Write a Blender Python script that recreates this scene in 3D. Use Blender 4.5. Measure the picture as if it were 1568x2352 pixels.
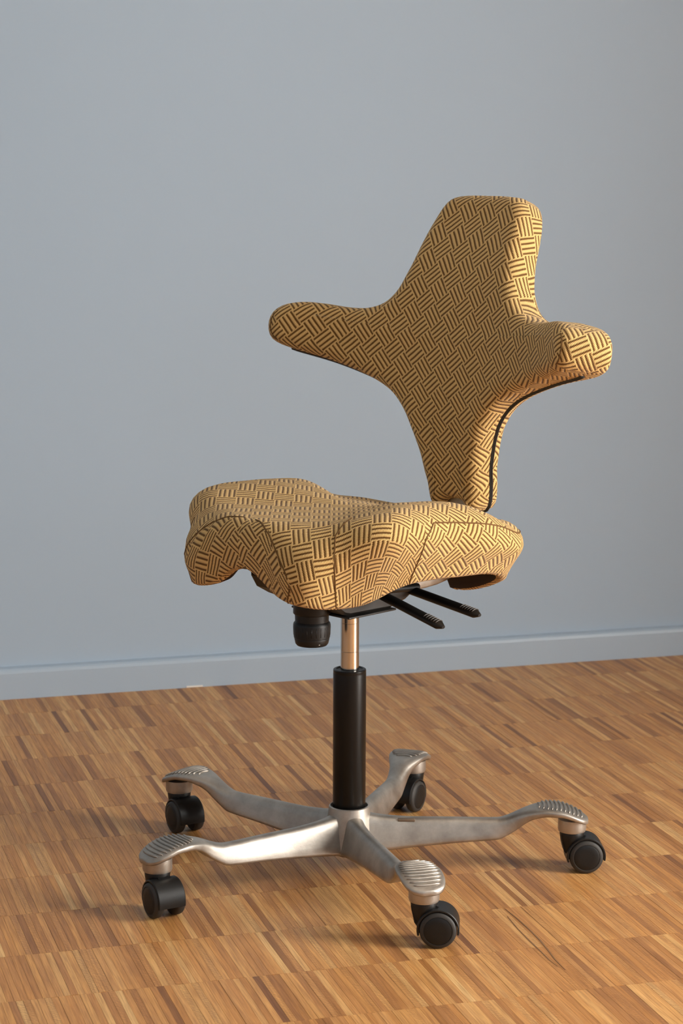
import bpy, bmesh, math, random
from math import sin, cos, pi, radians, sqrt, atan2, hypot
from mathutils import Vector, Matrix

random.seed(7)
for o in list(bpy.data.objects):
    bpy.data.objects.remove(o, do_unlink=True)
scene = bpy.context.scene
C = scene.collection

# ------------------------------------------------------------------ camera
YAW, PITCH, ROLL = 0.28542, 0.16515, 0.00343
CAM_H = 1.013619
FOCAL_PX = 5176.70
cam_data = bpy.data.cameras.new('camera')
cam = bpy.data.objects.new('camera', cam_data)
C.objects.link(cam)
fw = Vector((sin(YAW) * cos(PITCH), cos(YAW) * cos(PITCH), -sin(PITCH)))
rt = Vector((cos(YAW), -sin(YAW), 0))
up = rt.cross(fw)
r2 = rt * cos(ROLL) + up * sin(ROLL)
u2 = up * cos(ROLL) - rt * sin(ROLL)
M = Matrix((r2, u2, -fw)).transposed().to_4x4()
M.translation = Vector((-0.86738978, -2.91322662, CAM_H))
cam.matrix_world = M
cam_data.sensor_fit = 'VERTICAL'
cam_data.sensor_height = 36.0
cam_data.sensor_width = 24.0
cam_data.lens = FOCAL_PX / 2352 * 36.0
cam_data.clip_start = 0.05
cam_data.dof.use_dof = True
cam_data.dof.focus_distance = 2.98
cam_data.dof.aperture_fstop = 11.0
scene.camera = cam

# ------------------------------------------------------------------ world, window light, added rear fill, exposure
world = bpy.data.worlds.new('world')
scene.world = world
world.use_nodes = True
world.node_tree.nodes['Background'].inputs['Color'].default_value = (0.72, 0.84, 1.0, 1)
world.node_tree.nodes['Background'].inputs['Strength'].default_value = 1.0


def area_light(name, loc, target, sx, sy, power, color):
    d = bpy.data.lights.new(name, 'AREA')
    d.shape = 'RECTANGLE'
    d.size, d.size_y = sx, sy
    d.energy = power
    d.color = color
    o = bpy.data.objects.new(name, d)
    o.location = loc
    o.rotation_euler = (Vector(target) - Vector(loc)).to_track_quat('-Z', 'Y').to_euler()
    C.objects.link(o)
    return o


ROOM_XL, ROOM_XR, ROOM_YB, ROOM_YF, ROOM_H = -2.6, 1.85, 1.105, -4.6, 2.75
WIN1 = (-1.80, -0.90, 0.06, 1.95)      # y0, y1, z0, z1 in the right wall
FILL_OPENING = (-0.9, 1.3, 0.85, 2.35)         # x0, x1, z0, z1 of an added fill-light opening behind the camera
area_light('window_daylight', (ROOM_XR + 0.16, (WIN1[0] + WIN1[1]) / 2, (WIN1[2] + WIN1[3]) / 2),
           (ROOM_XR - 1, (WIN1[0] + WIN1[1]) / 2, (WIN1[2] + WIN1[3]) / 2), WIN1[1] - WIN1[0], WIN1[3] - WIN1[2], 144,
           (1.0, 0.965, 0.91))
area_light('rear_fill_light', ((FILL_OPENING[0] + FILL_OPENING[1]) / 2, ROOM_YF - 0.16, (FILL_OPENING[2] + FILL_OPENING[3]) / 2),
           ((FILL_OPENING[0] + FILL_OPENING[1]) / 2, ROOM_YF + 1, (FILL_OPENING[2] + FILL_OPENING[3]) / 2), FILL_OPENING[1] - FILL_OPENING[0], FILL_OPENING[3] - FILL_OPENING[2], 4,
           (0.93, 0.97, 1.0))  # added fill from behind the camera, no known window there
vs = scene.view_settings
vs.view_transform = 'Standard'
vs.look = 'None'
vs.gamma = 1.0
vs.use_curve_mapping = False
vs.exposure = 0.2


# ------------------------------------------------------------------ helpers
def lin(r, g, b):
    f = lambda c: c / 12.92 if c <= 0.04045 else ((c + 0.055) / 1.055) ** 2.4
    return (f(r / 255), f(g / 255), f(b / 255), 1)


class NT:
    """small node-tree builder"""
    def __init__(self, name):
        self.m = bpy.data.materials.new(name)
        self.m.use_nodes = True
        self.t = self.m.node_tree
        self.b = self.t.nodes['Principled BSDF']

    def n(self, typ, **kw):
        nd = self.t.nodes.new(typ)
        for k, v in kw.items():
            setattr(nd, k, v)
        return nd

    def link(self, a, b):
        self.t.links.new(a, b)

    def val(self, sock, v):
        if isinstance(v, bpy.types.NodeSocket):
            self.link(v, sock)
        else:
            sock.default_value = v

    def math(self, op, a, b=0.0, c=None):
        nd = self.n('ShaderNodeMath', operation=op)
        self.val(nd.inputs[0], a)
        self.val(nd.inputs[1], b)
        if c is not None:
            self.val(nd.inputs[2], c)
        return nd.outputs[0]

    def mix(self, f, a, b, blend='MIX'):
        nd = self.n('ShaderNodeMix', data_type='RGBA', blend_type=blend)
        self.val(nd.inputs[0], f)
        self.val(nd.inputs[6], a)
        self.val(nd.inputs[7], b)
        return nd.outputs[2]

    def noise(self, vec, scale, detail=3.0, rough=0.5):
        nd = self.n('ShaderNodeTexNoise')
        if vec is not None:
            self.link(vec, nd.inputs['Vector'])
        nd.inputs['Scale'].default_value = scale
        nd.inputs['Detail'].default_value = detail
        nd.inputs['Roughness'].default_value = rough
        return nd.outputs[0]

    def ramp(self, f, stops):
        nd = self.n('ShaderNodeValToRGB')
        self.link(f, nd.inputs[0])
        e = nd.color_ramp.elements
        while len(e) < len(stops):
            e.new(0.5)
        for i, (p, c) in enumerate(stops):
            e[i].position = p
            e[i].color = c
        return nd.outputs[0]

    def bump(self, h, strength=0.3, dist=0.001):
        nd = self.n('ShaderNodeBump')
        nd.inputs['Strength'].default_value = strength
        nd.inputs['Distance'].default_value = dist
        self.link(h, nd.inputs['Height'])
        self.link(nd.outputs[0], self.b.inputs['Normal'])

    def mapping(self, vec, scale=(1, 1, 1), rot=(0, 0, 0), loc=(0, 0, 0)):
        nd = self.n('ShaderNodeMapping')
        self.link(vec, nd.inputs[0])
        nd.inputs['Scale'].default_value = scale
        nd.inputs['Rotation'].default_value = rot
        nd.inputs['Location'].default_value = loc
        return nd.outputs[0]

    def obj(self):
        return self.n('ShaderNodeTexCoord').outputs['Object']

    def set(self, **kw):
        for k, v in kw.items():
            self.val(self.b.inputs[k.replace('_', ' ')], v)
        return self.m


def mat_paint(name, col, rough=0.75, bump=0.05):
    t = NT(name)
    v = t.obj()
    n1 = t.noise(v, 2.2, 3)
    c = t.mix(t.math('MULTIPLY', n1, 0.10), col, (col[0] * 0.8, col[1] * 0.8, col[2] * 0.82, 1))
    t.link(c, t.b.inputs['Base Color'])
    t.bump(t.noise(v, 260, 2), bump, 0.0006)
    return t.set(Roughness=rough)


def mat_plain(name, col, rough=0.5, metallic=0.0, bump=0.0, bscale=900, spec=0.5):
    t = NT(name)
    v = t.obj()
    n1 = t.noise(v, 40, 3)
    c = t.mix(t.math('MULTIPLY', n1, 0.25), col, (col[0] * 0.7, col[1] * 0.7, col[2] * 0.7, 1))
    t.link(c, t.b.inputs['Base Color'])
    if bump:
        t.bump(t.noise(v, bscale, 2), bump, 0.0004)
    return t.set(Roughness=rough, Metallic=metallic, Specular_IOR_Level=spec)


def mat_parquet(name, per_object):
    """oak strip; the tone of each strip comes from a colour carried by the strip"""
    t = NT(name)
    if per_object:
        tint = t.n('ShaderNodeObjectInfo').outputs['Color']
    else:
        a = t.n('ShaderNodeAttribute', attribute_type='GEOMETRY', attribute_name='tint')
        tint = a.outputs['Color']
    sep = t.n('ShaderNodeSeparateColor')
    t.link(tint, sep.inputs[0])
    tone, seed, hue = sep.outputs[0], sep.outputs[1], sep.outputs[2]
    geo = t.n('ShaderNodeNewGeometry').outputs['Position']
    comb = t.n('ShaderNodeCombineXYZ')
    t.val(comb.inputs[0], t.math('MULTIPLY', seed, 37.0))
    t.val(comb.inputs[1], t.math('MULTIPLY', hue, 91.0))
    add = t.n('ShaderNodeVectorMath', operation='ADD')
    t.link(geo, add.inputs[0])
    t.link(comb.outputs[0], add.inputs[1])
    # long fibre grain, with a slant that differs from strip to strip
    fine = t.noise(t.mapping(add.outputs[0], (420, 14, 1)), 1.0, 4, 0.6)
    broad = t.noise(t.mapping(add.outputs[0], (60, 9, 1)), 1.0, 3, 0.55)
    wv = t.n('ShaderNodeTexWave', wave_type='BANDS', bands_direction='DIAGONAL')
    t.link(t.mapping(add.outputs[0], (60, 60, 1)), wv.inputs[0])
    wv.inputs['Scale'].default_value = 1.6
    wv.inputs['Distortion'].default_value = 7.0
    wv.inputs['Detail'].default_value = 2.0
    wv.inputs['Detail Scale'].default_value = 1.2
    flame = t.math('MULTIPLY', t.math('GREATER_THAN', seed, 0.72), wv.outputs['Fac'])
    base = t.ramp(tone, [(0.0, lin(112, 70, 44)), (0.22, lin(156, 106, 64)), (0.5, lin(198, 142, 85)),
                         (0.78, lin(214, 162, 101)), (1.0, lin(232, 190, 128))])
    warm = t.mix(t.math('MULTIPLY', hue, 0.5), base, lin(206, 145, 76))
    g = t.ramp(fine, [(0.34, (0.58, 0.50, 0.43, 1)), (0.6, (1.04, 1.04, 1.03, 1))])
    c1 = t.mix(0.75, warm, g, 'MULTIPLY')
    b2 = t.ramp(broad, [(0.3, (0.75, 0.7, 0.66, 1)), (0.65, (1.06, 1.05, 1.04, 1))])
    c2 = t.mix(0.6, c1, b2, 'MULTIPLY')
    c3 = t.mix(t.math('MULTIPLY', flame, 0.35), c2, lin(120, 76, 44))
    t.link(c3, t.b.inputs['Base Color'])
    t.bump(fine, 0.08, 0.0004)
    rg = t.math('ADD', 0.36, t.math('MULTIPLY', broad, 0.16))
    t.link(rg, t.b.inputs['Roughness'])
    return t.set(Specular_IOR_Level=0.4)


def mat_fabric(name):
    """two-tone basket-weave upholstery, UV in metres"""
    t = NT(name)
    uv = t.n('ShaderNodeTexCoord').outputs['UV']
    jit = t.n('ShaderNodeTexNoise')
    t.link(uv, jit.inputs['Vector'])
    jit.inputs['Scale'].default_value = 45
    wob = t.n('ShaderNodeVectorMath', operation='SCALE')
    t.link(jit.outputs['Color'], wob.inputs[0])
    wob.inputs['Scale'].default_value = 0.0016
    av = t.n('ShaderNodeVectorMath', operation='ADD')
    t.link(uv, av.inputs[0])
    t.link(wob.outputs[0], av.inputs[1])
    sep = t.n('ShaderNodeSeparateXYZ')
    t.link(av.outputs[0], sep.inputs[0])
    CELL = 0.0262
    x = t.math('DIVIDE', sep.outputs[0], CELL)
    y = t.math('DIVIDE', sep.outputs[1], CELL)
    par = t.math('FLOORED_MODULO', t.math('ADD', t.math('FLOOR', x), t.math('FLOOR', y)), 2.0)
    inv = t.math('SUBTRACT', 1.0, par)
    across = t.math('ADD', t.math('MULTIPLY', x, par), t.math('MULTIPLY', y, inv))
    along = t.math('ADD', t.math('MULTIPLY', y, par), t.math('MULTIPLY', x, inv))
    # twisted yarn: saw-tooth edge on each rib
    tw = t.math('SINE', t.math('MULTIPLY', along, 2 * pi * 13))
    ph = t.math('ADD', t.math('MULTIPLY', across, 4.0), t.math('MULTIPLY', tw, 0.09))
    tri = t.math('ABSOLUTE', t.math('SUBTRACT', t.math('FRACT', ph), 0.5))       # 0 in the middle of the dark line
    ms = t.n('ShaderNodeMapRange', interpolation_type='SMOOTHSTEP')
    t.link(tri, ms.inputs['Value'])
    ms.inputs['From Min'].default_value = 0.155
    ms.inputs['From Max'].default_value = 0.245
    light = ms.outputs[0]
    mel = t.noise(uv, 900, 3)
    lc = t.mix(mel, lin(206, 161, 93), lin(238, 205, 141))
    dc = t.mix(mel, lin(80, 49, 14), lin(114, 76, 30))
    c = t.mix(light, dc, lc)
    t.link(c, t.b.inputs['Base Color'])
    h = t.math('ADD', t.math('MULTIPLY', tri, 2.0), t.math('MULTIPLY', tw, 0.12))
    t.bump(h, 0.75, 0.0012)
    t.b.inputs['Sheen Weight'].default_value = 0.15
    t.b.inputs['Sheen Roughness'].default_value = 0.5
    return t.set(Roughness=0.9, Specular_IOR_Level=0.15)


def mat_aluminium(name):
    t = NT(name)
    v = t.obj()
    big = t.noise(v, 28, 4, 0.6)
    sm = t.noise(v, 240, 3, 0.7)
    c = t.ramp(big, [(0.3, (0.36, 0.325, 0.285, 1)), (0.65, (0.56, 0.52, 0.465, 1))])
    c = t.mix(t.math('MULTIPLY', sm, 0.35), c, (0.30, 0.27, 0.24, 1))
    t.link(c, t.b.inputs['Base Color'])
    t.link(t.math('ADD', 0.38, t.math('MULTIPLY', big, 0.18)), t.b.inputs['Roughness'])
    t.bump(sm, 0.22, 0.0005)
    return t.set(Metallic=0.92)


MAT = {}
MAT['wall'] = mat_paint('blue_grey_wall_paint', lin(165, 182, 198), 0.8)
MAT['base'] = mat_paint('blue_grey_gloss_paint', lin(166, 182, 197), 0.42, 0.03)
MAT['white'] = mat_paint('white_paint', lin(226, 222, 214), 0.8)
MAT['parquet'] = mat_parquet('oak_parquet_strip', True)
MAT['parquet_far'] = mat_parquet('oak_parquet', False)
MAT['joint'] = mat_plain('parquet_joint', lin(66, 40, 22), 0.8)
MAT['fabric'] = mat_fabric('basket_weave_fabric')
MAT['alu'] = mat_aluminium('cast_aluminium')
MAT['chrome'] = mat_plain('polished_steel', (0.72, 0.69, 0.64, 1), 0.2, 1.0)
MAT['black'] = mat_plain('satin_black_enamel', (0.006, 0.0055, 0.005, 1), 0.34, spec=0.3)
MAT['plastic'] = mat_plain('black_moulded_plastic', (0.010, 0.0095, 0.009, 1), 0.42, 0, 0.25, 1600, 0.35)
MAT['rubber'] = mat_plain('dark_grey_rubber', (0.030, 0.026, 0.022, 1), 0.6)
MAT['lining'] = mat_plain('dark_brown_lining', lin(52, 40, 32), 0.9)
MAT['thread'] = mat_plain('brown_stitching', lin(108, 76, 34), 0.9)
MAT['tape'] = mat_plain('black_zip_tape', (0.010, 0.0098, 0.0095, 1), 0.55, 0, 0.5, 700)
MAT['print'] = mat_plain('pale_grey_print', lin(205, 200, 190), 0.6)
MAT['ridge'] = mat_plain('lit_edge_plastic', lin(92, 88, 84), 0.4)  # paler grey stands in for light catching the ridge edges
MAT['scuff'] = mat_plain('dark_rubber_scuff', lin(138, 100, 64), 0.5)
MAT['label'] = mat_plain('tan_paper_label', lin(124, 108, 92), 0.5, 0.6)
MAT['mech'] = mat_plain('dark_grey_housing', (0.020, 0.017, 0.014, 1), 0.45, 0, 0.2, 1200)


def mesh_obj(name, verts, faces, mat, parent=None, smooth=True, uvs=None, mats=None, fmat=None):
    me = bpy.data.meshes.new(name)
    me.from_pydata([tuple(v) for v in verts], [], faces)
    me.update()
    for m in (mats or [mat]):
        me.materials.append(m)
    if fmat:
        for p, k in zip(me.polygons, fmat):
            p.material_index = k
    if smooth:
        for p in me.polygons:
            p.use_smooth = True
    if uvs:
        lay = me.uv_layers.new(name='UVMap')
        for p in me.polygons:
            for li, vi in zip(p.loop_indices, p.vertices):
                lay.data[li].uv = uvs[p.index][list(p.vertices).index(vi)]
    o = bpy.data.objects.new(name, me)
    C.objects.link(o)
    if parent:
        o.parent = parent
    return o


def box_data(x0, x1, y0, y1, z0, z1):
    v = [(x0, y0, z0), (x1, y0, z0), (x1, y1, z0), (x0, y1, z0), (x0, y0, z1), (x1, y0, z1), (x1, y1, z1), (x0, y1, z1)]
    f = [(0, 3, 2, 1), (4, 5, 6, 7), (0, 1, 5, 4), (1, 2, 6, 5), (2, 3, 7, 6), (3, 0, 4, 7)]
    return v, f


def boxes(name, bl, mat, parent=None, bevel=0.0, seg=2):
    V, Fc = [], []
    for b in bl:
        v, f = box_data(*b)
        k = len(V)
        V += v
        Fc += [tuple(i + k for i in q) for q in f]
    o = mesh_obj(name, V, Fc, mat, parent, smooth=bool(bevel))
    if bevel:
        md = o.modifiers.new('bevel', 'BEVEL')
        md.width = bevel
        md.segments = seg
        md.limit_method = 'ANGLE'
    return o


def lathe_data(prof, n=48, centre=(0, 0, 0), axis='z'):
    V, Fc = [], []
    for r, z in prof:
        for k in range(n):
            a = 2 * pi * k / n
            p = (r * cos(a), r * sin(a), z)
            if axis == 'y':
                p = (p[0], p[2], p[1])
            V.append((p[0] + centre[0], p[1] + centre[1], p[2] + centre[2]))
    for i in range(len(prof) - 1):
        for k in range(n):
            a, b = i * n + k, i * n + (k + 1) % n
            q = (a, b, b + n, a + n)
            Fc.append(q if axis == 'z' else q[::-1])
    Fc.append(tuple(range(n))[::-1] if axis == 'z' else tuple(range(n)))
    last = (len(prof) - 1) * n
    Fc.append(tuple(last + k for k in range(n)) if axis == 'z' else tuple(last + k for k in range(n))[::-1])
    return V, Fc


def lathe(name, prof, mat, parent=None, n=48, centre=(0, 0, 0), axis='z', sharp=40):
    V, Fc = lathe_data(prof, n, centre, axis)
    o = mesh_obj(name, V, Fc, mat, parent)
    soften(o, sharp)
    return o


def soften(o, deg):
    bm = bmesh.new()
    bm.from_mesh(o.data)
    bmesh.ops.recalc_face_normals(bm, faces=bm.faces)
    lim = radians(deg)
    for e in bm.edges:
        if len(e.link_faces) == 2 and e.calc_face_angle(0) > lim:
            e.smooth = False
    bm.to_mesh(o.data)
    bm.free()


def tube_data(path, rad, n=10, squash=None, closed=False):
    """sweep a circle (or an ellipse with squash=(side, normal)) along 3-D points"""
    P = [Vector(p) for p in path]
    V, Fc = [], []
    m = len(P)
    prev = None
    for i, p in enumerate(P):
        if closed:
            t = P[(i + 1) % m] - P[i - 1]
        else:
            t = P[min(i + 1, m - 1)] - P[max(i - 1, 0)]
        t.normalize()
        ref = prev if prev is not None else (Vector((0, 0, 1)) if abs(t.z) < 0.9 else Vector((1, 0, 0)))
        s = t.cross(ref)
        s.normalize()
        nn = s.cross(t)
        prev = nn
        r = rad[i] if isinstance(rad, (list, tuple)) else rad
        a, b = (r, r) if not squash else (r * squash[0], r * squash[1])
        for k in range(n):
            w = 2 * pi * k / n
            V.append(p + s * (a * cos(w)) + nn * (b * sin(w)))
    rows = m if closed else m - 1
    for i in range(rows):
        j = (i + 1) % m
        for k in range(n):
            k2 = (k + 1) % n
            Fc.append((i * n + k, i * n + k2, j * n + k2, j * n + k))
    if not closed:
        Fc.append(tuple(range(n))[::-1])
        Fc.append(tuple((m - 1) * n + k for k in range(n)))
    return V, Fc


def tube(name, path, rad, mat, parent=None, n=10, squash=None, closed=False):
    V, Fc = tube_data(path, rad, n, squash, closed)
    o = mesh_obj(name, V, Fc, mat, parent)
    soften(o, 60)
    return o


def pchip(xs, ys, x):
    """smooth monotone-ish interpolation (Catmull-Rom on uneven knots)"""
    n = len(xs)
    if x <= xs[0]:
        return ys[0]
    if x >= xs[-1]:
        return ys[-1]
    i = 0
    while xs[i + 1] < x:
        i += 1
    h = xs[i + 1] - xs[i]
    d = (ys[i + 1] - ys[i]) / h

    def slope(k):
        if k == 0 or k == n - 1:
            return 0.0
        d0 = (ys[k] - ys[k - 1]) / (xs[k] - xs[k - 1])
        d1 = (ys[k + 1] - ys[k]) / (xs[k + 1] - xs[k])
        if d0 * d1 <= 0:
            return 0.0
        return 2 * d0 * d1 / (d0 + d1)
    m0, m1 = slope(i), slope(i + 1)
    t = (x - xs[i]) / h
    return ((2 * t ** 3 - 3 * t * t + 1) * ys[i] + (t ** 3 - 2 * t * t + t) * h * m0 +
            (-2 * t ** 3 + 3 * t * t) * ys[i + 1] + (t ** 3 - t * t) * h * m1)


def sstep(a, b, x):
    t = max(0.0, min(1.0, (x - a) / (b - a)))
    return t * t * (3 - 2 * t)


# ------------------------------------------------------------------ the room
def struct(o):
    o['kind'] = 'structure'
    return o


T = 0.12
struct(boxes('wall_back', [(ROOM_XL - T, ROOM_XR + T, ROOM_YB, ROOM_YB + T, 0, ROOM_H)], MAT['wall']))
struct(boxes('wall_left', [(ROOM_XL - T, ROOM_XL, ROOM_YF, ROOM_YB, 0, ROOM_H)], MAT['wall']))
y0, y1, z0, z1 = WIN1
struct(boxes('wall_right', [(ROOM_XR, ROOM_XR + T, ROOM_YF, y0, 0, ROOM_H), (ROOM_XR, ROOM_XR + T, y1, ROOM_YB, 0, ROOM_H),
                            (ROOM_XR, ROOM_XR + T, y0, y1, 0, z0), (ROOM_XR, ROOM_XR + T, y0, y1, z1, ROOM_H)], MAT['white']))
x0, x1, z2, z3 = FILL_OPENING
struct(boxes('wall_front', [(ROOM_XL - T, x0, ROOM_YF - T, ROOM_YF, 0, ROOM_H), (x1, ROOM_XR + T, ROOM_YF - T, ROOM_YF, 0, ROOM_H),
                            (x0, x1, ROOM_YF - T, ROOM_YF, 0, z2), (x0, x1, ROOM_YF - T, ROOM_YF, z3, ROOM_H)], MAT['wall']))
struct(boxes('ceiling', [(ROOM_XL - T, ROOM_XR + T, ROOM_YF - T, ROOM_YB + T, ROOM_H, ROOM_H + 0.1)], MAT['white']))
fr = 0.05
w1 = struct(boxes('window_1', [(ROOM_XR + 0.02, ROOM_XR + 0.08, y0, y0 + fr, z0, z1), (ROOM_XR + 0.02, ROOM_XR + 0.08, y1 - fr, y1, z0, z1),
                               (ROOM_XR + 0.02, ROOM_XR + 0.08, y0 + fr, y1 - fr, z0, z0 + fr), (ROOM_XR + 0.02, ROOM_XR + 0.08, y0 + fr, y1 - fr, z1 - fr, z1),
                               (ROOM_XR + 0.02, ROOM_XR + 0.08, (y0 + y1) / 2 - 0.03, (y0 + y1) / 2 + 0.03, z0 + fr, z1 - fr)], MAT['white']))
w2 = struct(boxes('added_rear_window', [(x0, x0 + fr, ROOM_YF - 0.08, ROOM_YF - 0.02, z2, z3), (x1 - fr, x1, ROOM_YF - 0.08, ROOM_YF - 0.02, z2, z3),
                               (x0 + fr, x1 - fr, ROOM_YF - 0.08, ROOM_YF - 0.02, z2, z2 + fr), (x0 + fr, x1 - fr, ROOM_YF - 0.08, ROOM_YF - 0.02, z3 - fr, z3),
                               ((x0 + x1) / 2 - 0.03, (x0 + x1) / 2 + 0.03, ROOM_YF - 0.08, ROOM_YF - 0.02, z2 + fr, z3 - fr)], MAT['white']))  # frame around the added rear fill opening
# skirting board, front face 1.087 m behind the chair column, rounded top edge
BB_Y, BB_H = 1.0870, 0.0555
prof = [(ROOM_YB, 0.0), (BB_Y, 0.0), (BB_Y, BB_H - 0.008), (BB_Y + 0.002, BB_H - 0.003), (BB_Y + 0.006, BB_H), (ROOM_YB, BB_H + 0.002)]
V, Fc = [], []
for x in (ROOM_XL, ROOM_XR):
    V += [(x, y, z) for y, z in prof]
k = len(prof)
Fc = [(i, (i + 1) % k, (i + 1) % k + k, i + k) for i in range(k)] + [tuple(range(k))[::-1], tuple(range(k, 2 * k))]
bb = struct(mesh_obj('baseboard_back', V, Fc, MAT['base'], smooth=False))
soften(bb, 20)
boxes('paint_fleck', [(0.007, 0.038, BB_Y - 0.0012, BB_Y + 0.001, 0.0004, 0.0034)], MAT['white'], bb)

# ------------------------------------------------------------------ parquet: rows of narrow oak strips set on edge
PITCH_ROW = 0.1496
ROW0 = 27.03159 * PITCH_ROW - 2.91322662           # line where the counted rows start (at the wall)
SW = 0.0085                                          # strip width
floor = struct(boxes('floor', [(ROOM_XL - T, ROOM_XR + T, ROOM_YF - T, ROOM_YB + T, -0.06, -0.0022)], MAT['joint']))


def project(p):
    d = Vector(p) - cam.matrix_world.translation
    kf = d.dot(fw)
    return 784 + FOCAL_PX * d.dot(r2) / kf, 1176 - FOCAL_PX * d.dot(u2) / kf, kf


strips = []
rng = random.Random(11)
r = 0
while True:
    ya = ROW0 - (r + 1) * PITCH_ROW
    yb = ya + PITCH_ROW
    if yb < ROOM_YF:
        break
    ya2, yb2 = max(ya, ROOM_YF), min(yb, BB_Y)
    x = ROOM_XL + rng.uniform(0, SW)
    tone = 0.5
    while x < ROOM_XR - SW:
        # most strips are mid oak, neighbours alike, now and then a dark or a pale one
        q = rng.random()
        if q < 0.18:
            tone = min(0.9, max(0.3, tone + rng.gauss(0, 0.10)))
            tv = tone
        elif q < 0.86:
            tone = min(0.86, max(0.34, rng.gauss(0.60, 0.20)))
            tv = tone
        elif q < 0.935:
            tv = rng.uniform(0.02, 0.24)
        else:
            tv = rng.uniform(0.86, 1.0)
        strips.append((x, ya2, yb2, tv, rng.random(), rng.random(), rng.gauss(0, 0.00009)))
        x += SW
    r += 1
G = 0.00012
cand = []
for i, s in enumerate(strips):
    u, v, kf = project((s[0] + SW / 2, (s[1] + s[2]) / 2, 0))
    if kf > 0.3 and -60 < u < 1628 and v < 2440 and s[1] > -1.3:
        cand.append((kf, i))
cand.sort()
near = set(i for _, i in cand[:300])
V, Fc, col = [], [], []
shared = None
for i, (xa, ya, yb, tv, sd, hu, dz) in enumerate(strips):
    if i in near:
        if shared is None:
            v, f = box_data(-SW / 2 + G, SW / 2 - G, -PITCH_ROW / 2 + G, PITCH_ROW / 2 - G, -0.009, 0)
            shared = bpy.data.meshes.new('parquet_strip')
            shared.from_pydata(v, [], f)
            shared.materials.append(MAT['parquet'])
        o = bpy.data.objects.new('parquet_strip', shared)
        o.location = (xa + SW / 2, (ya + yb) / 2, dz)
        o.color = (tv, sd, hu, 1)
        o.parent = floor
        C.objects.link(o)
        continue
    v, f = box_data(xa + G, xa + SW - G, ya + G, yb - G, -0.009, dz)
    k = len(V)
    V += v
    Fc += [tuple(j + k for j in q) for q in f[1:]]
    col += [tv, sd, hu, 1.0] * 5
far = mesh_obj('parquet_strips', V, Fc, MAT['parquet_far'], floor, smooth=False)
far['kind'] = 'stuff'
at = far.data.attributes.new('tint', 'FLOAT_COLOR', 'FACE')
at.data.foreach_set('color', col)

# dark heel scuffs on the varnish
for pts, wd, mt in (
        ([(0.1520, -0.2193), (0.1543, -0.2622), (0.1545, -0.3016), (0.1534, -0.3429), (0.1504, -0.3778), (0.1464, -0.4132), (0.1456, -0.4486)], 0.0011, 'scuff'),
        ([(0.1447, -0.2472), (0.1409, -0.2977), (0.1400, -0.3391), (0.1398, -0.3780), (0.1390, -0.4127), (0.1407, -0.4349)], 0.0009, 'scuff')):
    V, Fc = [], []
    n = len(pts)
    for i, p in enumerate(pts):
        q0, q1 = pts[max(0, i - 1)], pts[min(n - 1, i + 1)]
        tx, ty = q1[0] - q0[0], q1[1] - q0[1]
        l = hypot(tx, ty)
        w = wd * (0.25 + 0.75 * sin(pi * (i + 0.3) / (n - 0.4)))
        for sgn in (-1, 1):
            for z in (-0.0010, 0.00042):
                V.append((p[0] - ty / l * w * sgn, p[1] + tx / l * w * sgn, z))
    for i in range(n - 1):
        k = i * 4
        Fc += [(k + 1, k + 3, k + 7, k + 5), (k, k + 4, k + 6, k + 2), (k, k + 1, k + 5, k + 4), (k + 2, k + 6, k + 7, k + 3)]
    mesh_obj('scuff_mark', V, Fc, MAT[mt], floor, smooth=False)

# ------------------------------------------------------------------ the chair
TH = radians(45)
Fx = -cos(TH) * sin(YAW) - sin(TH) * cos(YAW)
Fy = -cos(TH) * cos(YAW) + sin(TH) * sin(YAW)
ROT = atan2(Fy, Fx)
chair = bpy.data.objects.new('office_chair', None)
chair.empty_display_size = 0.1
chair.rotation_euler = (0, 0, ROT)
C.objects.link(chair)
chair['label'] = 'swivel office chair with ochre basket-weave saddle seat, winged backrest and five-star aluminium base'
chair['category'] = 'chair'


def world_angle(deg):
    return radians(deg) - ROT


# --- five-star base
lathe('base_hub', [(0.0245, 0.088), (0.0262, 0.0925), (0.0280, 0.0915), (0.0292, 0.084), (0.0315, 0.066), (0.0345, 0.044),
                   (0.036, 0.030), (0.034, 0.0275), (0.024, 0.0275)], MAT['alu'], chair, 56)
lathe('hub_plug', [(0.020, 0.030), (0.020, 0.0225), (0.018, 0.021), (0.008, 0.021)], MAT['plastic'], chair, 32)

LEG_K = [  # r, z top, z bottom, half width at top, half width at bottom
    (0.012, 0.0862, 0.0275, 0.014, 0.022), (0.030, 0.0815, 0.0275, 0.0125, 0.0225), (0.050, 0.0785, 0.0298, 0.0110, 0.0205),
    (0.090, 0.0762, 0.0345, 0.0100, 0.0185), (0.150, 0.0760, 0.0408, 0.0100, 0.0172), (0.195, 0.0755, 0.0442, 0.0105, 0.0158),
    (0.2090, 0.0758, 0.0455, 0.0113, 0.0150), (0.221, 0.0790, 0.0515, 0.0124, 0.0146), (0.237, 0.0858, 0.0620, 0.0144, 0.0150),
    (0.247, 0.0897, 0.0705, 0.0172, 0.0170), (0.260, 0.0930, 0.0778, 0.0220, 0.0222), (0.276, 0.0945, 0.0818, 0.0268, 0.0272),
    (0.293, 0.0932, 0.0818, 0.0292, 0.0294), (0.308, 0.0888, 0.0778, 0.0288, 0.0288), (0.316, 0.0853, 0.0747, 0.0272, 0.0272),
    (0.322, 0.0825, 0.0722, 0.0248, 0.0248), (0.327, 0.0801, 0.0702, 0.0212, 0.0212), (0.331, 0.0780, 0.0688, 0.0155, 0.0155), (0.3340, 0.0765, 0.0685, 0.0085, 0.0085)]
_r = [q[0] for q in LEG_K]
LEG = []
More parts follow.
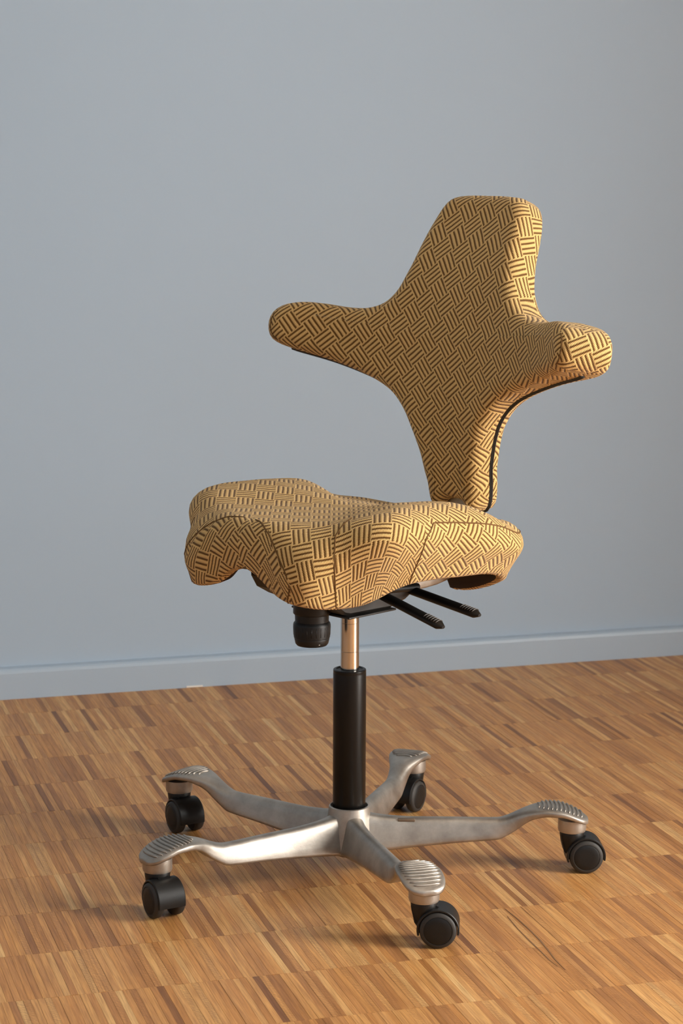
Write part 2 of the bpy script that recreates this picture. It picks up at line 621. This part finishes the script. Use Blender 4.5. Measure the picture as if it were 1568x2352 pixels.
for _i in range(71):
    _x = _r[0] + (_r[-1] - _r[0]) * (1 - (1 - _i / 70) ** 1.25)
    LEG.append((_x,) + tuple(pchip(_r, [q[c] for q in LEG_K], _x) for c in (1, 2, 3, 4)))


def leg_top(rr):
    return pchip([s[0] for s in LEG], [s[1] for s in LEG], rr)


def leg_half(rr):
    return pchip([s[0] for s in LEG], [s[3] for s in LEG], rr)


leg_me = None
rib_me = None


def leg_meshes():
    V, Fc = [], []
    for rr, zt, zb, wt, wb in LEG:
        h = zt - zb
        e = min(0.0055, h * 0.35, wt * 0.6)
        ring = [(-wb + 0.002, zb), (-wb, zb + min(0.003, h * 0.25)), (-(wt + (wb - wt) * 0.25), zt - h * 0.42), (-wt, zt - e), (-wt + e, zt - e * 0.18), (0, zt),
                (wt - e, zt - e * 0.18), (wt, zt - e), ((wt + (wb - wt) * 0.25), zt - h * 0.42), (wb, zb + min(0.003, h * 0.25)), (wb - 0.002, zb), (0, zb + h * 0.12)]
        V += [(rr, y, z) for y, z in ring]
    n = 12
    for i in range(len(LEG) - 1):
        for k in range(n):
            k2 = (k + 1) % n
            Fc.append((i * n + k, (i + 1) * n + k, (i + 1) * n + k2, i * n + k2))
    Fc.append(tuple(range(n)))
    Fc.append(tuple((len(LEG) - 1) * n + k for k in range(n))[::-1])
    RV, RF = [], []
    for j in range(11):
        rr = 0.2660 + j * 0.0059
        hw = leg_half(min(rr, 0.3275)) - 0.0048
        hw *= 0.62 if j == 0 else (0.88 if j == 1 else 1.0)
        pts = []
        for q in range(9):
            s = -1 + q / 4.0
            r3 = rr - 0.0022 * s * s
            pts.append((r3, s * hw, leg_top(r3) + 0.0002 - 0.0007 * abs(s) ** 3))
        v, f = tube_data(pts, [0.0006] + [0.00155] * 7 + [0.0006], 8, (1.0, 1.15))
        k = len(RV)
        RV += v
        RF += [tuple(i + k for i in q) for q in f]
    return (V, Fc), (RV, RF)


(legd, ribd) = leg_meshes()
bossd = lathe_data([(0.0196, 0.0745), (0.0198, 0.060), (0.0188, 0.0570), (0.010, 0.0570)], 40, (0.3117, 0, 0))
leg_angles = [199.26, 271.26, 343.26, 55.26, 127.26]
protos = {}
for i, ang in enumerate(leg_angles):
    if not protos:
        lg = mesh_obj('base_leg', legd[0], legd[1], MAT['alu'], chair)
        md = lg.modifiers.new('sub', 'SUBSURF')
        md.levels = md.render_levels = 1
        soften(lg, 179)
        rb = mesh_obj('grip_ribs', ribd[0], ribd[1], MAT['alu'], lg)
        bs = mesh_obj('caster_socket', bossd[0], bossd[1], MAT['alu'], lg)
        soften(bs, 40)
        protos = {'leg': lg, 'subs': [rb, bs]}
    else:
        lg = protos['leg'].copy()
        C.objects.link(lg)
        lg.parent = chair
        for s in protos['subs']:
            c = s.copy()
            C.objects.link(c)
            c.parent = lg
    lg.rotation_euler = (0, 0, world_angle(ang))
    if i == 2:      # the leg with the recessed maker's label on its upper edge
        lb = boxes('leg_label', [(0.068, 0.092, -0.0095, -0.004, 0.0710, 0.0752)], MAT['label'], lg, 0.0006)

# --- casters
WR = 0.0238


def build_caster():
    cs = bpy.data.objects.new('caster', None)
    cs.empty_display_size = 0.02
    C.objects.link(cs)
    cs.parent = chair
    tx = 0.0185
    # hood: shell over both wheels with a neck up to the socket
    V, Fc = [], []
    a0, a1 = radians(-12), radians(196)
    n = 30
    ws = [-0.0195, -0.0185, 0.0185, 0.0195]
    ro, ri = 0.0272, 0.0247
    for q in range(n + 1):
        a = a0 + (a1 - a0) * q / n
        ring = [(ws[0], ri), (ws[0], ro - 0.0008), (ws[1], ro), (ws[2], ro), (ws[3], ro - 0.0008), (ws[3], ri)]
        for y, rr in ring:
            V.append((tx + rr * cos(a), y, WR + rr * sin(a)))
    for q in range(n):
        for k in range(6):
            k2 = (k + 1) % 6
            Fc.append((q * 6 + k, q * 6 + k2, (q + 1) * 6 + k2, (q + 1) * 6 + k))
    Fc.append(tuple(range(6)))
    Fc.append(tuple(n * 6 + k for k in range(6))[::-1])
    hd = mesh_obj('hood', V, Fc, MAT['plastic'], cs)
    soften(hd, 35)
    # body between the wheels and neck under the socket
    bodyp = [(0.0165, 0.0568), (0.0172, 0.0545), (0.0168, 0.0500), (0.0160, 0.044), (0.0135, 0.034), (0.010, 0.026)]
    nk = lathe('neck', bodyp, MAT['plastic'], cs, 32, (0, 0, 0))
    V, Fc = [], []
    outl = [(-0.0165, 0.052), (-0.0120, 0.030), (-0.004, 0.018), (0.010, 0.012), (0.026, 0.012), (0.040, 0.020), (0.043, 0.030), (0.032, 0.046), (0.012, 0.054)]
    for y in (-0.0075, 0.0075):
        V += [(x, y, z) for x, z in outl]
    k = len(outl)
    Fc = [(i, (i + 1) % k, (i + 1) % k + k, i + k) for i in range(k)] + [tuple(range(k))[::-1], tuple(range(k, 2 * k))]
    web = mesh_obj('fork', V, Fc, MAT['plastic'], cs, smooth=False)
    soften(web, 30)
    wp = [(0.006, 0.008), (WR - 0.004, 0.008), (WR - 0.0012, 0.0095), (WR, 0.012), (WR, 0.018), (WR - 0.0012, 0.0208),
          (WR - 0.0040, 0.0220), (0.0186, 0.0222), (0.0182, 0.0216)]
    cp = [(0.0182, 0.0205), (0.0182, 0.0217), (0.0170, 0.0224), (0.0100, 0.0229), (0.002, 0.0230)]
    for s in (-1, 1):
        w = lathe('wheel', [(r3, s * y) for r3, y in wp], MAT['rubber'], cs, 44, (tx, 0, WR), 'y', 50)
        lathe('wheel_cap', [(r3, s * y) for r3, y in cp], MAT['plastic'], w, 40, (tx, 0, WR), 'y', 50)
    return cs


cast_angles = [-76.2, -20.0, -14.0, -136.2, -76.2]
c0 = build_caster()
for i, (la, ca) in enumerate(zip(leg_angles, cast_angles)):
    if i == 0:
        cs = c0
    else:
        cs = c0.copy()
        C.objects.link(cs)
        cs.parent = chair
        for ch in c0.children:
            d = ch.copy()
            C.objects.link(d)
            d.parent = cs
            for g in ch.children:
                e = g.copy()
                C.objects.link(e)
                e.parent = d
    a = world_angle(la)
    cs.location = (0.3117 * cos(a), 0.3117 * sin(a), 0)
    cs.rotation_euler = (0, 0, world_angle(ca))

# --- gas lift
lathe('lift_tube', [(0.0222, 0.080), (0.0229, 0.081), (0.0229, 0.2815), (0.0226, 0.2835), (0.0229, 0.2842), (0.0226, 0.2868),
                    (0.0212, 0.2876), (0.0190, 0.2874), (0.0182, 0.2862), (0.0145, 0.2858)], MAT['black'], chair, 64)
pp = []
for za, zb2 in ((0.279, 0.3125), (0.3135, 0.3525), (0.3535, 0.392)):
    pp += [(0.0128, za), (0.0128, za + 0.0006), (0.0128, zb2 - 0.0006), (0.0128, zb2)]
    if zb2 < 0.39:
        pp += [(0.01262, zb2 + 0.0003), (0.01262, zb2 + 0.0007)]
lathe('lift_piston', pp, MAT['chrome'], chair, 48, sharp=20)

# --- tilt mechanism under the seat
mech_prof = [(0.140, 0.452), (0.142, 0.432), (0.132, 0.416), (0.110, 0.404), (0.080, 0.392), (0.060, 0.379), (0.050, 0.3765), (-0.030, 0.3755),
             (-0.040, 0.379), (-0.062, 0.384), (-0.078, 0.393), (-0.088, 0.408), (-0.090, 0.452)]
V, Fc = [], []
for y, ins in ((-0.050, 0.004), (-0.046, 0), (0.046, 0), (0.050, 0.004)):
    V += [(x * (1 - ins * 6), y, z + ins) for x, z in mech_prof]
k = len(mech_prof)
for q in range(3):
    Fc += [(q * k + i, q * k + (i + 1) % k, (q + 1) * k + (i + 1) % k, (q + 1) * k + i) for i in range(k)]
Fc += [tuple(range(k)), tuple(range(3 * k, 4 * k))[::-1]]
mc = mesh_obj('tilt_housing', V, Fc, MAT['mech'], chair)
soften(mc, 25)
boxes('housing_plate', [(-0.034, 0.058, -0.056, 0.056, 0.3735, 0.3765)], MAT['mech'], chair, 0.001)
lathe('lift_collar', [(0.0235, 0.385), (0.0235, 0.3735), (0.021, 0.3715), (0.013, 0.3715)], MAT['mech'], chair, 40)
kn = lathe('tension_knob', [(0.0252, 0.392), (0.0256, 0.3775), (0.0250, 0.3765), (0.0232, 0.3755), (0.0229, 0.3660), (0.0250, 0.3635), (0.0255, 0.3610),
                            (0.0246, 0.3440), (0.0238, 0.3432), (0.0240, 0.3424), (0.0225, 0.3355), (0.0205, 0.3330), (0.010, 0.3325)], MAT['plastic'], chair, 48,
           (0.073, 0, 0), 'z', 35)
V, Fc = [], []
for q in range(24):
    a = 2 * pi * q / 24
    v, f = tube_data([(0.073 + 0.0250 * cos(a), 0.0250 * sin(a), 0.3595), (0.073 + 0.0245 * cos(a), 0.0245 * sin(a), 0.347)], 0.0006, 6)
    k = len(V)
    V += v
    Fc += [tuple(i + k for i in z) for z in f]
mesh_obj('knob_ribs', V, Fc, MAT['plastic'], kn)
aw = world_angle(-80)
lathe('knob_dot', [(0.0012, -0.0004), (0.0012, 0.0004), (0.0003, 0.0004)], MAT['print'], kn, 12,
      (0.073 + 0.0226 * cos(aw), 0.0226 * sin(aw), 0.337))

# hand levers on the chair's left side, ribbed near the tips
for j, (a, za, zb) in enumerate(((0.000, 0.405, 0.3745), (-0.072, 0.396, 0.380))):
    path, rad = [], []
    for q in range(16):
        s = q / 15
        b = 0.040 + s * 0.138
        path.append((a + 0.004 * s, b, za + (zb - za) * s))
        rad.append(0.0078 if s < 0.93 else 0.0078 * sqrt(max(0.02, 1 - ((s - 0.93) / 0.075) ** 2)))
    lv = tube('hand_lever', path, rad, MAT['plastic'], chair, 20, (1.05, 0.78))
    V, Fc = [], []
    for q in range(6):
        s = 0.77 + q * 0.032
        b = 0.040 + s * 0.138
        c0z = za + (zb - za) * s
        pts = []
        for w in range(7):
            t = radians(35 + w * 110 / 6)
            pts.append((a + 0.004 * s + 0.0083 * cos(t), b + 0.002 * sin(t), c0z + 0.0063 * sin(t)))
        v, f = tube_data(pts, 0.0006, 6)
        k = len(V)
        V += v
        Fc += [tuple(i + k for i in z) for z in f]
    mesh_obj('grip_ridges', V, Fc, MAT['ridge'], lv)
tube('lever_pivot', [(0.012, 0.052, 0.403), (-0.03, 0.053, 0.403), (-0.080, 0.052, 0.399)], 0.0055, MAT['plastic'], chair, 12)

# aluminium arm that carries the backrest: out behind the mechanism and up
arm_path = [(-0.060, 0.415, 0.052), (-0.100, 0.4135, 0.052), (-0.145, 0.4110, 0.046), (-0.178, 0.4125, 0.034), (-0.202, 0.426, 0.022), (-0.216, 0.450, 0.016),
            (-0.2275, 0.475, 0.014), (-0.2310, 0.500, 0.013), (-0.2290, 0.535, 0.012)]
V, Fc = [], []
m = len(arm_path)
for i, (a, z, th) in enumerate(arm_path):
    pa, pb = arm_path[max(0, i - 1)], arm_path[min(m - 1, i + 1)]
    tx, tz = pb[0] - pa[0], pb[1] - pa[1]
    l = hypot(tx, tz)
    nx, nz = -tz / l, tx / l
    hw = 0.034 - 0.006 * (i / (m - 1))
    for s, y in ((-1, -hw), (-1, hw), (1, hw), (1, -hw)):
        V.append((a + nx * th / 2 * s, y, z + nz * th / 2 * s))
for i in range(m - 1):
    for k in range(4):
        k2 = (k + 1) % 4
        Fc.append((i * 4 + k, i * 4 + k2, (i + 1) * 4 + k2, (i + 1) * 4 + k))
Fc += [(3, 2, 1, 0), tuple((m - 1) * 4 + k for k in range(4))]
ba = mesh_obj('back_arm', V, Fc, MAT['alu'], chair)
soften(ba, 179)
md = ba.modifiers.new('bev', 'BEVEL')
md.width = 0.004
md.segments = 2
md.limit_method = 'ANGLE'
md.angle_limit = radians(50)
md = ba.modifiers.new('sub', 'SUBSURF')
md.levels = md.render_levels = 1

# --- saddle seat
SEAT = [  # angle from the front, then (radius, height) where the top starts to roll over, at the widest point and at the bottom rim
    (0, .185, .520, .206, .497, .203, .455), (8, .187, .521, .208, .497, .204, .446), (16, .180, .520, .214, .487, .208, .426),
    (22, .172, .520, .227, .466, .221, .420), (28, .165, .520, .232, .457, .226, .417), (34, .168, .521, .228, .464, .213, .412),
    (40, .178, .523, .216, .480, .192, .409), (48, .185, .530, .221, .497, .180, .410), (58, .188, .536, .228, .505, .174, .419),
    (66, .170, .539, .215, .505, .168, .428), (78, .150, .539, .197, .500, .164, .434), (90, .150, .537, .190, .494, .166, .435),
    (105, .150, .534, .205, .484, .180, .434), (118, .164, .522, .222, .474, .197, .432), (128, .188, .501, .236, .464, .213, .424),
    (140, .203, .495, .238, .464, .219, .408), (152, .195, .490, .224, .464, .213, .392), (165, .185, .489, .211, .464, .205, .379),
    (174, .180, .486, .206, .462, .203, .375), (177, .179, .485, .205, .462, .203, .390), (180, .178, .485, .205, .462, .203, .445)]
PH = [q[0] for q in SEAT]
SEAT_C = [[q[c] for q in SEAT] for c in range(1, 7)]
_tab = {}


def seat_par(deg):
    d = abs((deg + 180) % 360 - 180)
    # light smoothing over a few degrees keeps the cushion soft
    k = round(d * 4)
    if k not in _tab:
        acc = [0.0] * 6
        for w, dd in ((1, -5), (2, -2.5), (3, 0), (2, 2.5), (1, 5)):
            x = abs(d + dd)
            x = 360 - x if x > 180 else x
            if d > 172:
                x = d
            for c in range(6):
                acc[c] += w / 9 * pchip(PH, SEAT_C[c], x)
        _tab[k] = acc
    return _tab[k]


SEAT_CENTRE = 0.517


NS = 200
TOPN = 16
seat_rows = []          # rows[j][i] = point
seat_arc = []


def seat_section(deg):
    rin, zin, re, ze, rb, zb = seat_par(deg)
    ph = radians(deg)
    ca, sb = cos(ph), sin(ph)
    pts = []
    for j in range(TOPN + 1):
        t = j / TOPN
        pts.append((rin * t, SEAT_CENTRE + (zin - SEAT_CENTRE) * t * t * (3 - 2 * t)))
    for q in range(1, 7):          # edge roll
        t = q / 6 * pi / 2
        pts.append((rin + (re - rin) * sin(t), zin - (zin - ze) * (1 - cos(t))))
    r0, z0 = pts[-1]
    for q in range(1, 7):          # side down to the rim
        t = q / 6
        bulge = 0.005 * sin(pi * t) * (1 - t)
        pts.append((r0 + (rb - r0) * t + bulge, z0 + (zb + 0.010 - z0) * t))
    for q in range(1, 5):          # curl under
        t = q / 4 * pi
        pts.append((rb - 0.010 * (1 - cos(t)), zb + 0.010 - 0.010 * sin(t)))
    pts.append((rb - 0.026, zb + 0.026))
    pts.append((rb - 0.040, min(0.455, zb + 0.045)))
    return [(rho * ca, rho * sb, z) for rho, z in pts]


cols = [seat_section(360.0 * i / NS) for i in range(NS)]
NJ = len(cols[0])
arcs = []
for c in cols:
    s, L = 0, [0]
    for j in range(1, NJ):
        s += (Vector(c[j]) - Vector(c[j - 1])).length
        L.append(s)
    arcs.append(L)
# perimeter length at the widest ring
JE = TOPN + 6
per = [0]
for i in range(NS):
    per.append(per[-1] + (Vector(cols[(i + 1) % NS][JE]) - Vector(cols[i][JE])).length)
V = [cols[0][0]] + [cols[i][j] for j in range(1, NJ) for i in range(NS)]


def sv(i, j):
    return 0 if j == 0 else 1 + (j - 1) * NS + (i % NS)


SEAM1 = [(0, .5205), (7, .5195), (14, .508), (18.5, .491), (22, .472), (24.5, .4545), (25.5, .43)]      # front seam: angle, height


def seam1_z(d):
    return pchip([q[0] for q in SEAM1], [q[1] for q in SEAM1], d)


def boxed(i, j):
    d = ((i + 0.5) * 360.0 / NS + 180) % 360 - 180
    d = -d / 1.25 if -32 < d < 0 else abs(d)
    if d < 25.5:
        z = 0.5 * (cols[i][j][2] + cols[i][min(j + 1, NJ - 1)][2])
        return j >= TOPN and (z < seam1_z(d) or j > TOPN + 8)
    return 73.5 < d < 178 and j >= JB


def rot2(x, y, a):
    return (x * cos(a) - y * sin(a), x * sin(a) + y * cos(a))


def suv_top(i, j):
    ph = 2 * pi * i / NS
    s = arcs[i % NS][j]
    return rot2(s * cos(ph), s * sin(ph), radians(45))


def suv_side(i, j):
    x = per[i]
    y = -arcs[i % NS][j] + arcs[i % NS][JE]
    return rot2(x, y, radians(35))


Fc, uvs, fm = [], [], []
JB = TOPN + 4
for i in range(NS):
    Fc.append((0, sv(i, 1), sv(i + 1, 1)))
    uvs.append([suv_top(i, 0), suv_top(i, 1), suv_top(i + 1, 1)])
    fm.append(0)
for j in range(1, NJ - 1):
    for i in range(NS):
        Fc.append((sv(i, j), sv(i, j + 1), sv(i + 1, j + 1), sv(i + 1, j)))
        g = suv_side if boxed(i, j) else suv_top
        uvs.append([g(i, j), g(i, j + 1), g(i + 1, j + 1), g(i + 1, j)])
        fm.append(1 if j >= NJ - 4 else 0)
seat = mesh_obj('seat', V, Fc, None, chair, True, uvs, [MAT['fabric'], MAT['lining']], fm)
seat['label'] = 'ochre and brown basket-weave saddle seat'


def seat_pt(deg, j):
    c = seat_section(deg)
    j0 = int(j)
    t = j - j0
    a = Vector(c[j0])
    return a.lerp(Vector(c[min(j0 + 1, NJ - 1)]), t)


def seam(name, pts, parent, rad=0.0011):
    return tube(name, pts, rad, MAT['thread'], parent, 6)


JBOT = TOPN + 12


def seat_at_z(deg, z):
    """point on the side of the seat at a given height"""
    c = seat_section(deg)
    for j in range(TOPN, NJ - 5):
        if c[j][2] >= z >= c[j + 1][2]:
            t = (c[j][2] - z) / max(1e-6, c[j][2] - c[j + 1][2])
            return Vector(c[j]).lerp(Vector(c[j + 1]), t)
    return Vector(c[NJ - 6])


def out(p, e=0.0003):
    return p


for s in (-1, 1):
    sp = []
    for q in range(25):
        d = 0.4 + 24.6 * q / 24
        sp.append(seat_at_z(d if s > 0 else -1.25 * d, seam1_z(d)))
    for q in range(1, 7):
        sp.append(seat_at_z((25.0 - 2.0 * q / 6) * (1 if s > 0 else -1.25), 0.443 - 0.022 * q / 6))
    seam('seam', sp, seat)
    seam('seam', [seat_pt(s * (45.5 - 6 * q / 6), TOPN - 1 + 4 * q / 6) for q in range(7 if s > 0 else 0)] +
         [seat_pt(s * 39.5, TOPN + 3 + (JBOT + 1 - TOPN - 3) * q / 12) for q in range(1, 13)], seat)
    seam('seam', [seat_pt(s * 73.5, JBOT + 1 - (JBOT + 1 - JB - 2) * q / 12) for q in range(13)] +
         [seat_pt(s * (73.5 + 6 * q / 6), JB + 2 - 2 * q / 6) for q in range(1, 7)] +
         [seat_pt(s * (79.5 + 94 * q / 40), JB) for q in range(1, 41)], seat)
# under-seat shell
V, Fc = [(0, 0, 0.447)], []
for q, fr2 in enumerate((0.45, 0.80, 0.93)):
    for i in range(72):
        d = 360.0 * i / 72
        rb, zb = seat_par(d)[4:6]
        rad = (rb - 0.03) * fr2 / 0.93
        V.append((rad * cos(radians(d)), rad * sin(radians(d)), 0.447 if q < 2 else min(0.462, zb + 0.05)))
for i in range(72):
    Fc.append((0, 1 + (i + 1) % 72, 1 + i))
    for q in range(2):
        Fc.append((1 + q * 72 + i, 1 + q * 72 + (i + 1) % 72, 1 + (q + 1) * 72 + (i + 1) % 72, 1 + (q + 1) * 72 + i))
mesh_obj('seat_shell', V, Fc, MAT['lining'], seat)
tube('lining_cord', [(0.150, -0.105, 0.436), (0.175, -0.075, 0.432), (0.198, -0.035, 0.444)], 0.0011, MAT['black'], seat, 6)

# --- winged backrest
HALF = [  # right half outline of the pad seen square on: (half width, height), from the top centre round to the bottom centre
    (0.000, 0.9285), (0.030, 0.9285), (0.054, 0.9270), (0.069, 0.9215), (0.078, 0.9110), (0.0835, 0.8980), (0.088, 0.884), (0.092, 0.868), (0.0955, 0.850), (0.0995, 0.832),
    (0.105, 0.814), (0.112, 0.797), (0.122, 0.783), (0.136, 0.7725), (0.152, 0.7670), (0.170, 0.7645), (0.189, 0.7645), (0.208, 0.7665), (0.227, 0.7695), (0.246, 0.7710), (0.265, 0.7700),
    (0.281, 0.7660), (0.2925, 0.758), (0.2975, 0.747), (0.298, 0.733), (0.294, 0.7195), (0.285, 0.7115), (0.267, 0.7045), (0.244, 0.6985), (0.220, 0.6925), (0.196, 0.6855), (0.173, 0.6780),
    (0.150, 0.6700), (0.128, 0.661), (0.108, 0.650), (0.092, 0.636), (0.0785, 0.6175), (0.0685, 0.595), (0.0605, 0.572), (0.0550, 0.549), (0.0515, 0.527), (0.0500, 0.511),
    (0.0480, 0.4985), (0.0425, 0.4895), (0.035, 0.4865), (0.0275, 0.4890), (0.0225, 0.4950), (0.016, 0.5010), (0.008, 0.5025), (0.000, 0.5030)]
poly = [(-b, z) for b, z in HALF] + [(b, z) for b, z in HALF[-2:0:-1]]
# smooth and resample
def chaikin(P):
    out = []
    for i in range(len(P)):
        a, b = P[i], P[(i + 1) % len(P)]
        out += [(a[0] * .75 + b[0] * .25, a[1] * .75 + b[1] * .25), (a[0] * .25 + b[0] * .75, a[1] * .25 + b[1] * .75)]
    return out


poly = chaikin(chaikin(poly))
def resample(P, n):
    L = [0]
    for i in range(len(P)):
        a, b = P[i], P[(i + 1) % len(P)]
        L.append(L[-1] + hypot(b[0] - a[0], b[1] - a[1]))
    tot = L[-1]
    out, k = [], 0
    for i in range(n):
        s = tot * i / n
        while L[k + 1] < s:
            k += 1
        t = (s - L[k]) / (L[k + 1] - L[k])
        a, b = P[k], P[(k + 1) % len(P)]
        out.append((a[0] + (b[0] - a[0]) * t, a[1] + (b[1] - a[1]) * t))
    return out, tot


NB = 240
poly, PER = resample(poly, NB)
nrm = []
for i in range(NB):
    a, b = poly[i - 2], poly[(i + 2) % NB]
    tx, tz = b[0] - a[0], b[1] - a[1]
    l = hypot(tx, tz)
    nrm.append((-tz / l, tx / l))
# make the normals point inwards
if nrm[0][1] > 0:
    nrm = [(-x, -y) for x, y in nrm]
CB = (0.0, 0.728)


LUMBAR_Z = [.48, .50, .526, .548, .571, .594, .617, .65, .70, .76, .80, .823, .846, .868, .891, .912, .935]
LUMBAR = [-.012, -.009, -.003, .005, .011, .0175, .023, .0265, .028, .028, .0255, .021, .015, .007, -.001, -.006, -.009]


def sheet(b, z):
    return -0.218 - 0.150 * (z - 0.5) + pchip(LUMBAR_Z, LUMBAR, z) + 0.097 * (abs(b) / 0.307) ** 2


def thick(b, z):
    return 0.052 + 0.020 * sstep(0.16, 0.29, abs(b)) + 0.006 * math.exp(-((z - 0.70) / 0.10) ** 2)


def bp(b, z, off):
    # offset along the sheet normal
    db = 2 * 0.097 * b / 0.307 ** 2
    dz = (sheet(b, z + 0.004) - sheet(b, z - 0.004)) / 0.008
    n = Vector((1, -db, -dz)).normalized()
    p = Vector((sheet(b, z), b, z))
    return p + n * off


RF, RB = 0.019, 0.009
ringspec = []      # (inset, where) where: ('f', depth from the front) / ('b', depth from the back)
for t in (0.0, 0.25, 0.45, 0.65, 0.82):
    ringspec.append((None, t))
rows = []
def ring(inset, fdepth, side):
    out = []
    for (b, z), (nx, nz) in zip(poly, nrm):
        b2, z2 = b + nx * inset, z + nz * inset
        th = thick(b, z)
        off = th / 2 - fdepth if side == 'f' else -th / 2 + fdepth
        out.append(bp(b2, z2, off))
    return out


def inner(frac, side):
    out = []
    ins = RF if side == 'f' else RB
    for (b, z), (nx, nz) in zip(poly, nrm):
        b2, z2 = b + nx * ins, z + nz * ins
        b3, z3 = CB[0] + (b2 - CB[0]) * frac, CB[1] + (z2 - CB[1]) * frac
        th = thick(b3, z3)
        lf = 0.004 * (1 - frac) if side == 'f' else 0.0
        out.append(bp(b3, z3, (th / 2 + lf) if side == 'f' else (-th / 2 - 0.003 * (1 - frac))))
    return out


for fr3 in (0.06, 0.2, 0.36, 0.52, 0.68, 0.82, 0.93, 1.0):
    rows.append(inner(fr3, 'f'))
NFI = len(rows)
for q in range(1, 7):
    t = q / 6 * pi / 2
    rows.append(ring(RF * (1 - sin(t)), RF * (1 - cos(t)), 'f'))
NFR = len(rows)
rows.append(ring(-0.0015, 0.016 + RB, 'b'))
for q in range(0, 5):
    t = q / 4 * pi / 2
    rows.append(ring(RB * (1 - cos(t)), RB * (1 - sin(t)), 'b'))
for fr3 in (0.93, 0.7, 0.45, 0.2, 0.06):
    rows.append(inner(fr3, 'b'))
NR = len(rows)
V = [tuple(p) for rw in rows for p in rw]
cf, cbk = len(V), len(V) + 1
V += [tuple(bp(CB[0], CB[1], thick(0, CB[1]) / 2 + 0.004)), tuple(bp(CB[0], CB[1], -thick(0, CB[1]) / 2 - 0.003))]
arcb = {}


def sheet_arc(b):
    k = 2 * 0.097 / 0.307 ** 2
    x = k * abs(b)
    s = 0.5 * (abs(b) * sqrt(1 + x * x) + (math.asinh(x) / k))
    return s if b >= 0 else -s


# running depth across the side for the side panel's UV
sd = []
for i in range(NB):
    s, L = 0.0, [0.0]
    for j in range(1, NR):
        s += (rows[j][i] - rows[j - 1][i]).length
        L.append(s)
    sd.append(L)


def buv_face(i, j, back=False):
    p = rows[j][i % NB]
    e = max(0.0, sd[i % NB][j] - sd[i % NB][NFI - 1]) if not back else 0
    (b, z), (nx, nz) = poly[i % NB], nrm[i % NB]
    bb2, zz2 = p.y, p.z
    if e:
        q = rows[NFI - 1][i % NB]
        bb2, zz2 = q.y - nx * e, q.z - nz * e
    return rot2(sheet_arc(bb2), zz2 - 0.5, radians(-40))


def buv_side(i, j):
    return rot2(PER * i / NB, sd[i % NB][j], radians(28))


def tip(i):
    b, z = poly[i % NB]
    return abs(b) > 0.283


Fc, uvs = [], []
for i in range(NB):
    Fc.append((cf, i, (i + 1) % NB))
    uvs.append([rot2(0, V[cf][2] - 0.5, radians(-40)), buv_face(i, 0), buv_face(i + 1, 0)])
for j in range(NR - 1):
    for i in range(NB):
        k = (i + 1) % NB
        Fc.append((j * NB + i, (j + 1) * NB + i, (j + 1) * NB + k, j * NB + k))
        if j >= NFR + 4:
            g = lambda a, b: buv_face(a, b, True)
        elif tip(i) and j >= NFI + 2:
            g = buv_side
        else:
            g = buv_face
        uvs.append([g(i, j), g(i, j + 1), g(i + 1, j + 1), g(i + 1, j)])
for i in range(NB):
    Fc.append((cbk, (NR - 1) * NB + (i + 1) % NB, (NR - 1) * NB + i))
    uvs.append([rot2(0, CB[1] - 0.5, radians(-40)), buv_face(i + 1, NR - 1, True), buv_face(i, NR - 1, True)])
back = mesh_obj('backrest', V, Fc, None, chair, True, uvs, [MAT['fabric']])
bm = bmesh.new()
bm.from_mesh(back.data)
bmesh.ops.recalc_face_normals(bm, faces=bm.faces)
bm.to_mesh(back.data)
bm.free()
back['label'] = 'ochre basket-weave backrest with two forward-curving wings'
# end-cap seams of the wings and the zip along the lower rear edge
for s in (-1, 1):
    idx = [i for i in range(NB) if poly[i][0] * s > 0.282]
    if s < 0:
        pass
    idx.sort(key=lambda i: -poly[i][1])
    up_i = [rows[NFI + 2][i] for i in idx]
    seam('seam', up_i, back, 0.0010)
zi = [i for i in range(NB) if poly[i][1] < 0.716]
# contiguous run from one wing tip through the bottom to the other
st = zi[0]
run = []
for w in range(NB):
    i = (NB // 4 + w) % NB
    if poly[i][1] < 0.708:
        run.append(i)
zp, tz = [], []
for i in run:
    m = rows[NFR - 1][i].lerp(rows[NFR + 1][i], 0.62)
    o3 = Vector((0, nrm[i][0], nrm[i][1]))
    zp.append(m + o3 * 0.0012)
    tz.append(m - o3 * 0.0030)
zt = tube('zipper', zp, 0.0045, MAT['tape'], back, 8)
tube('zipper_teeth', tz, 0.0012, MAT['rubber'], zt, 6)
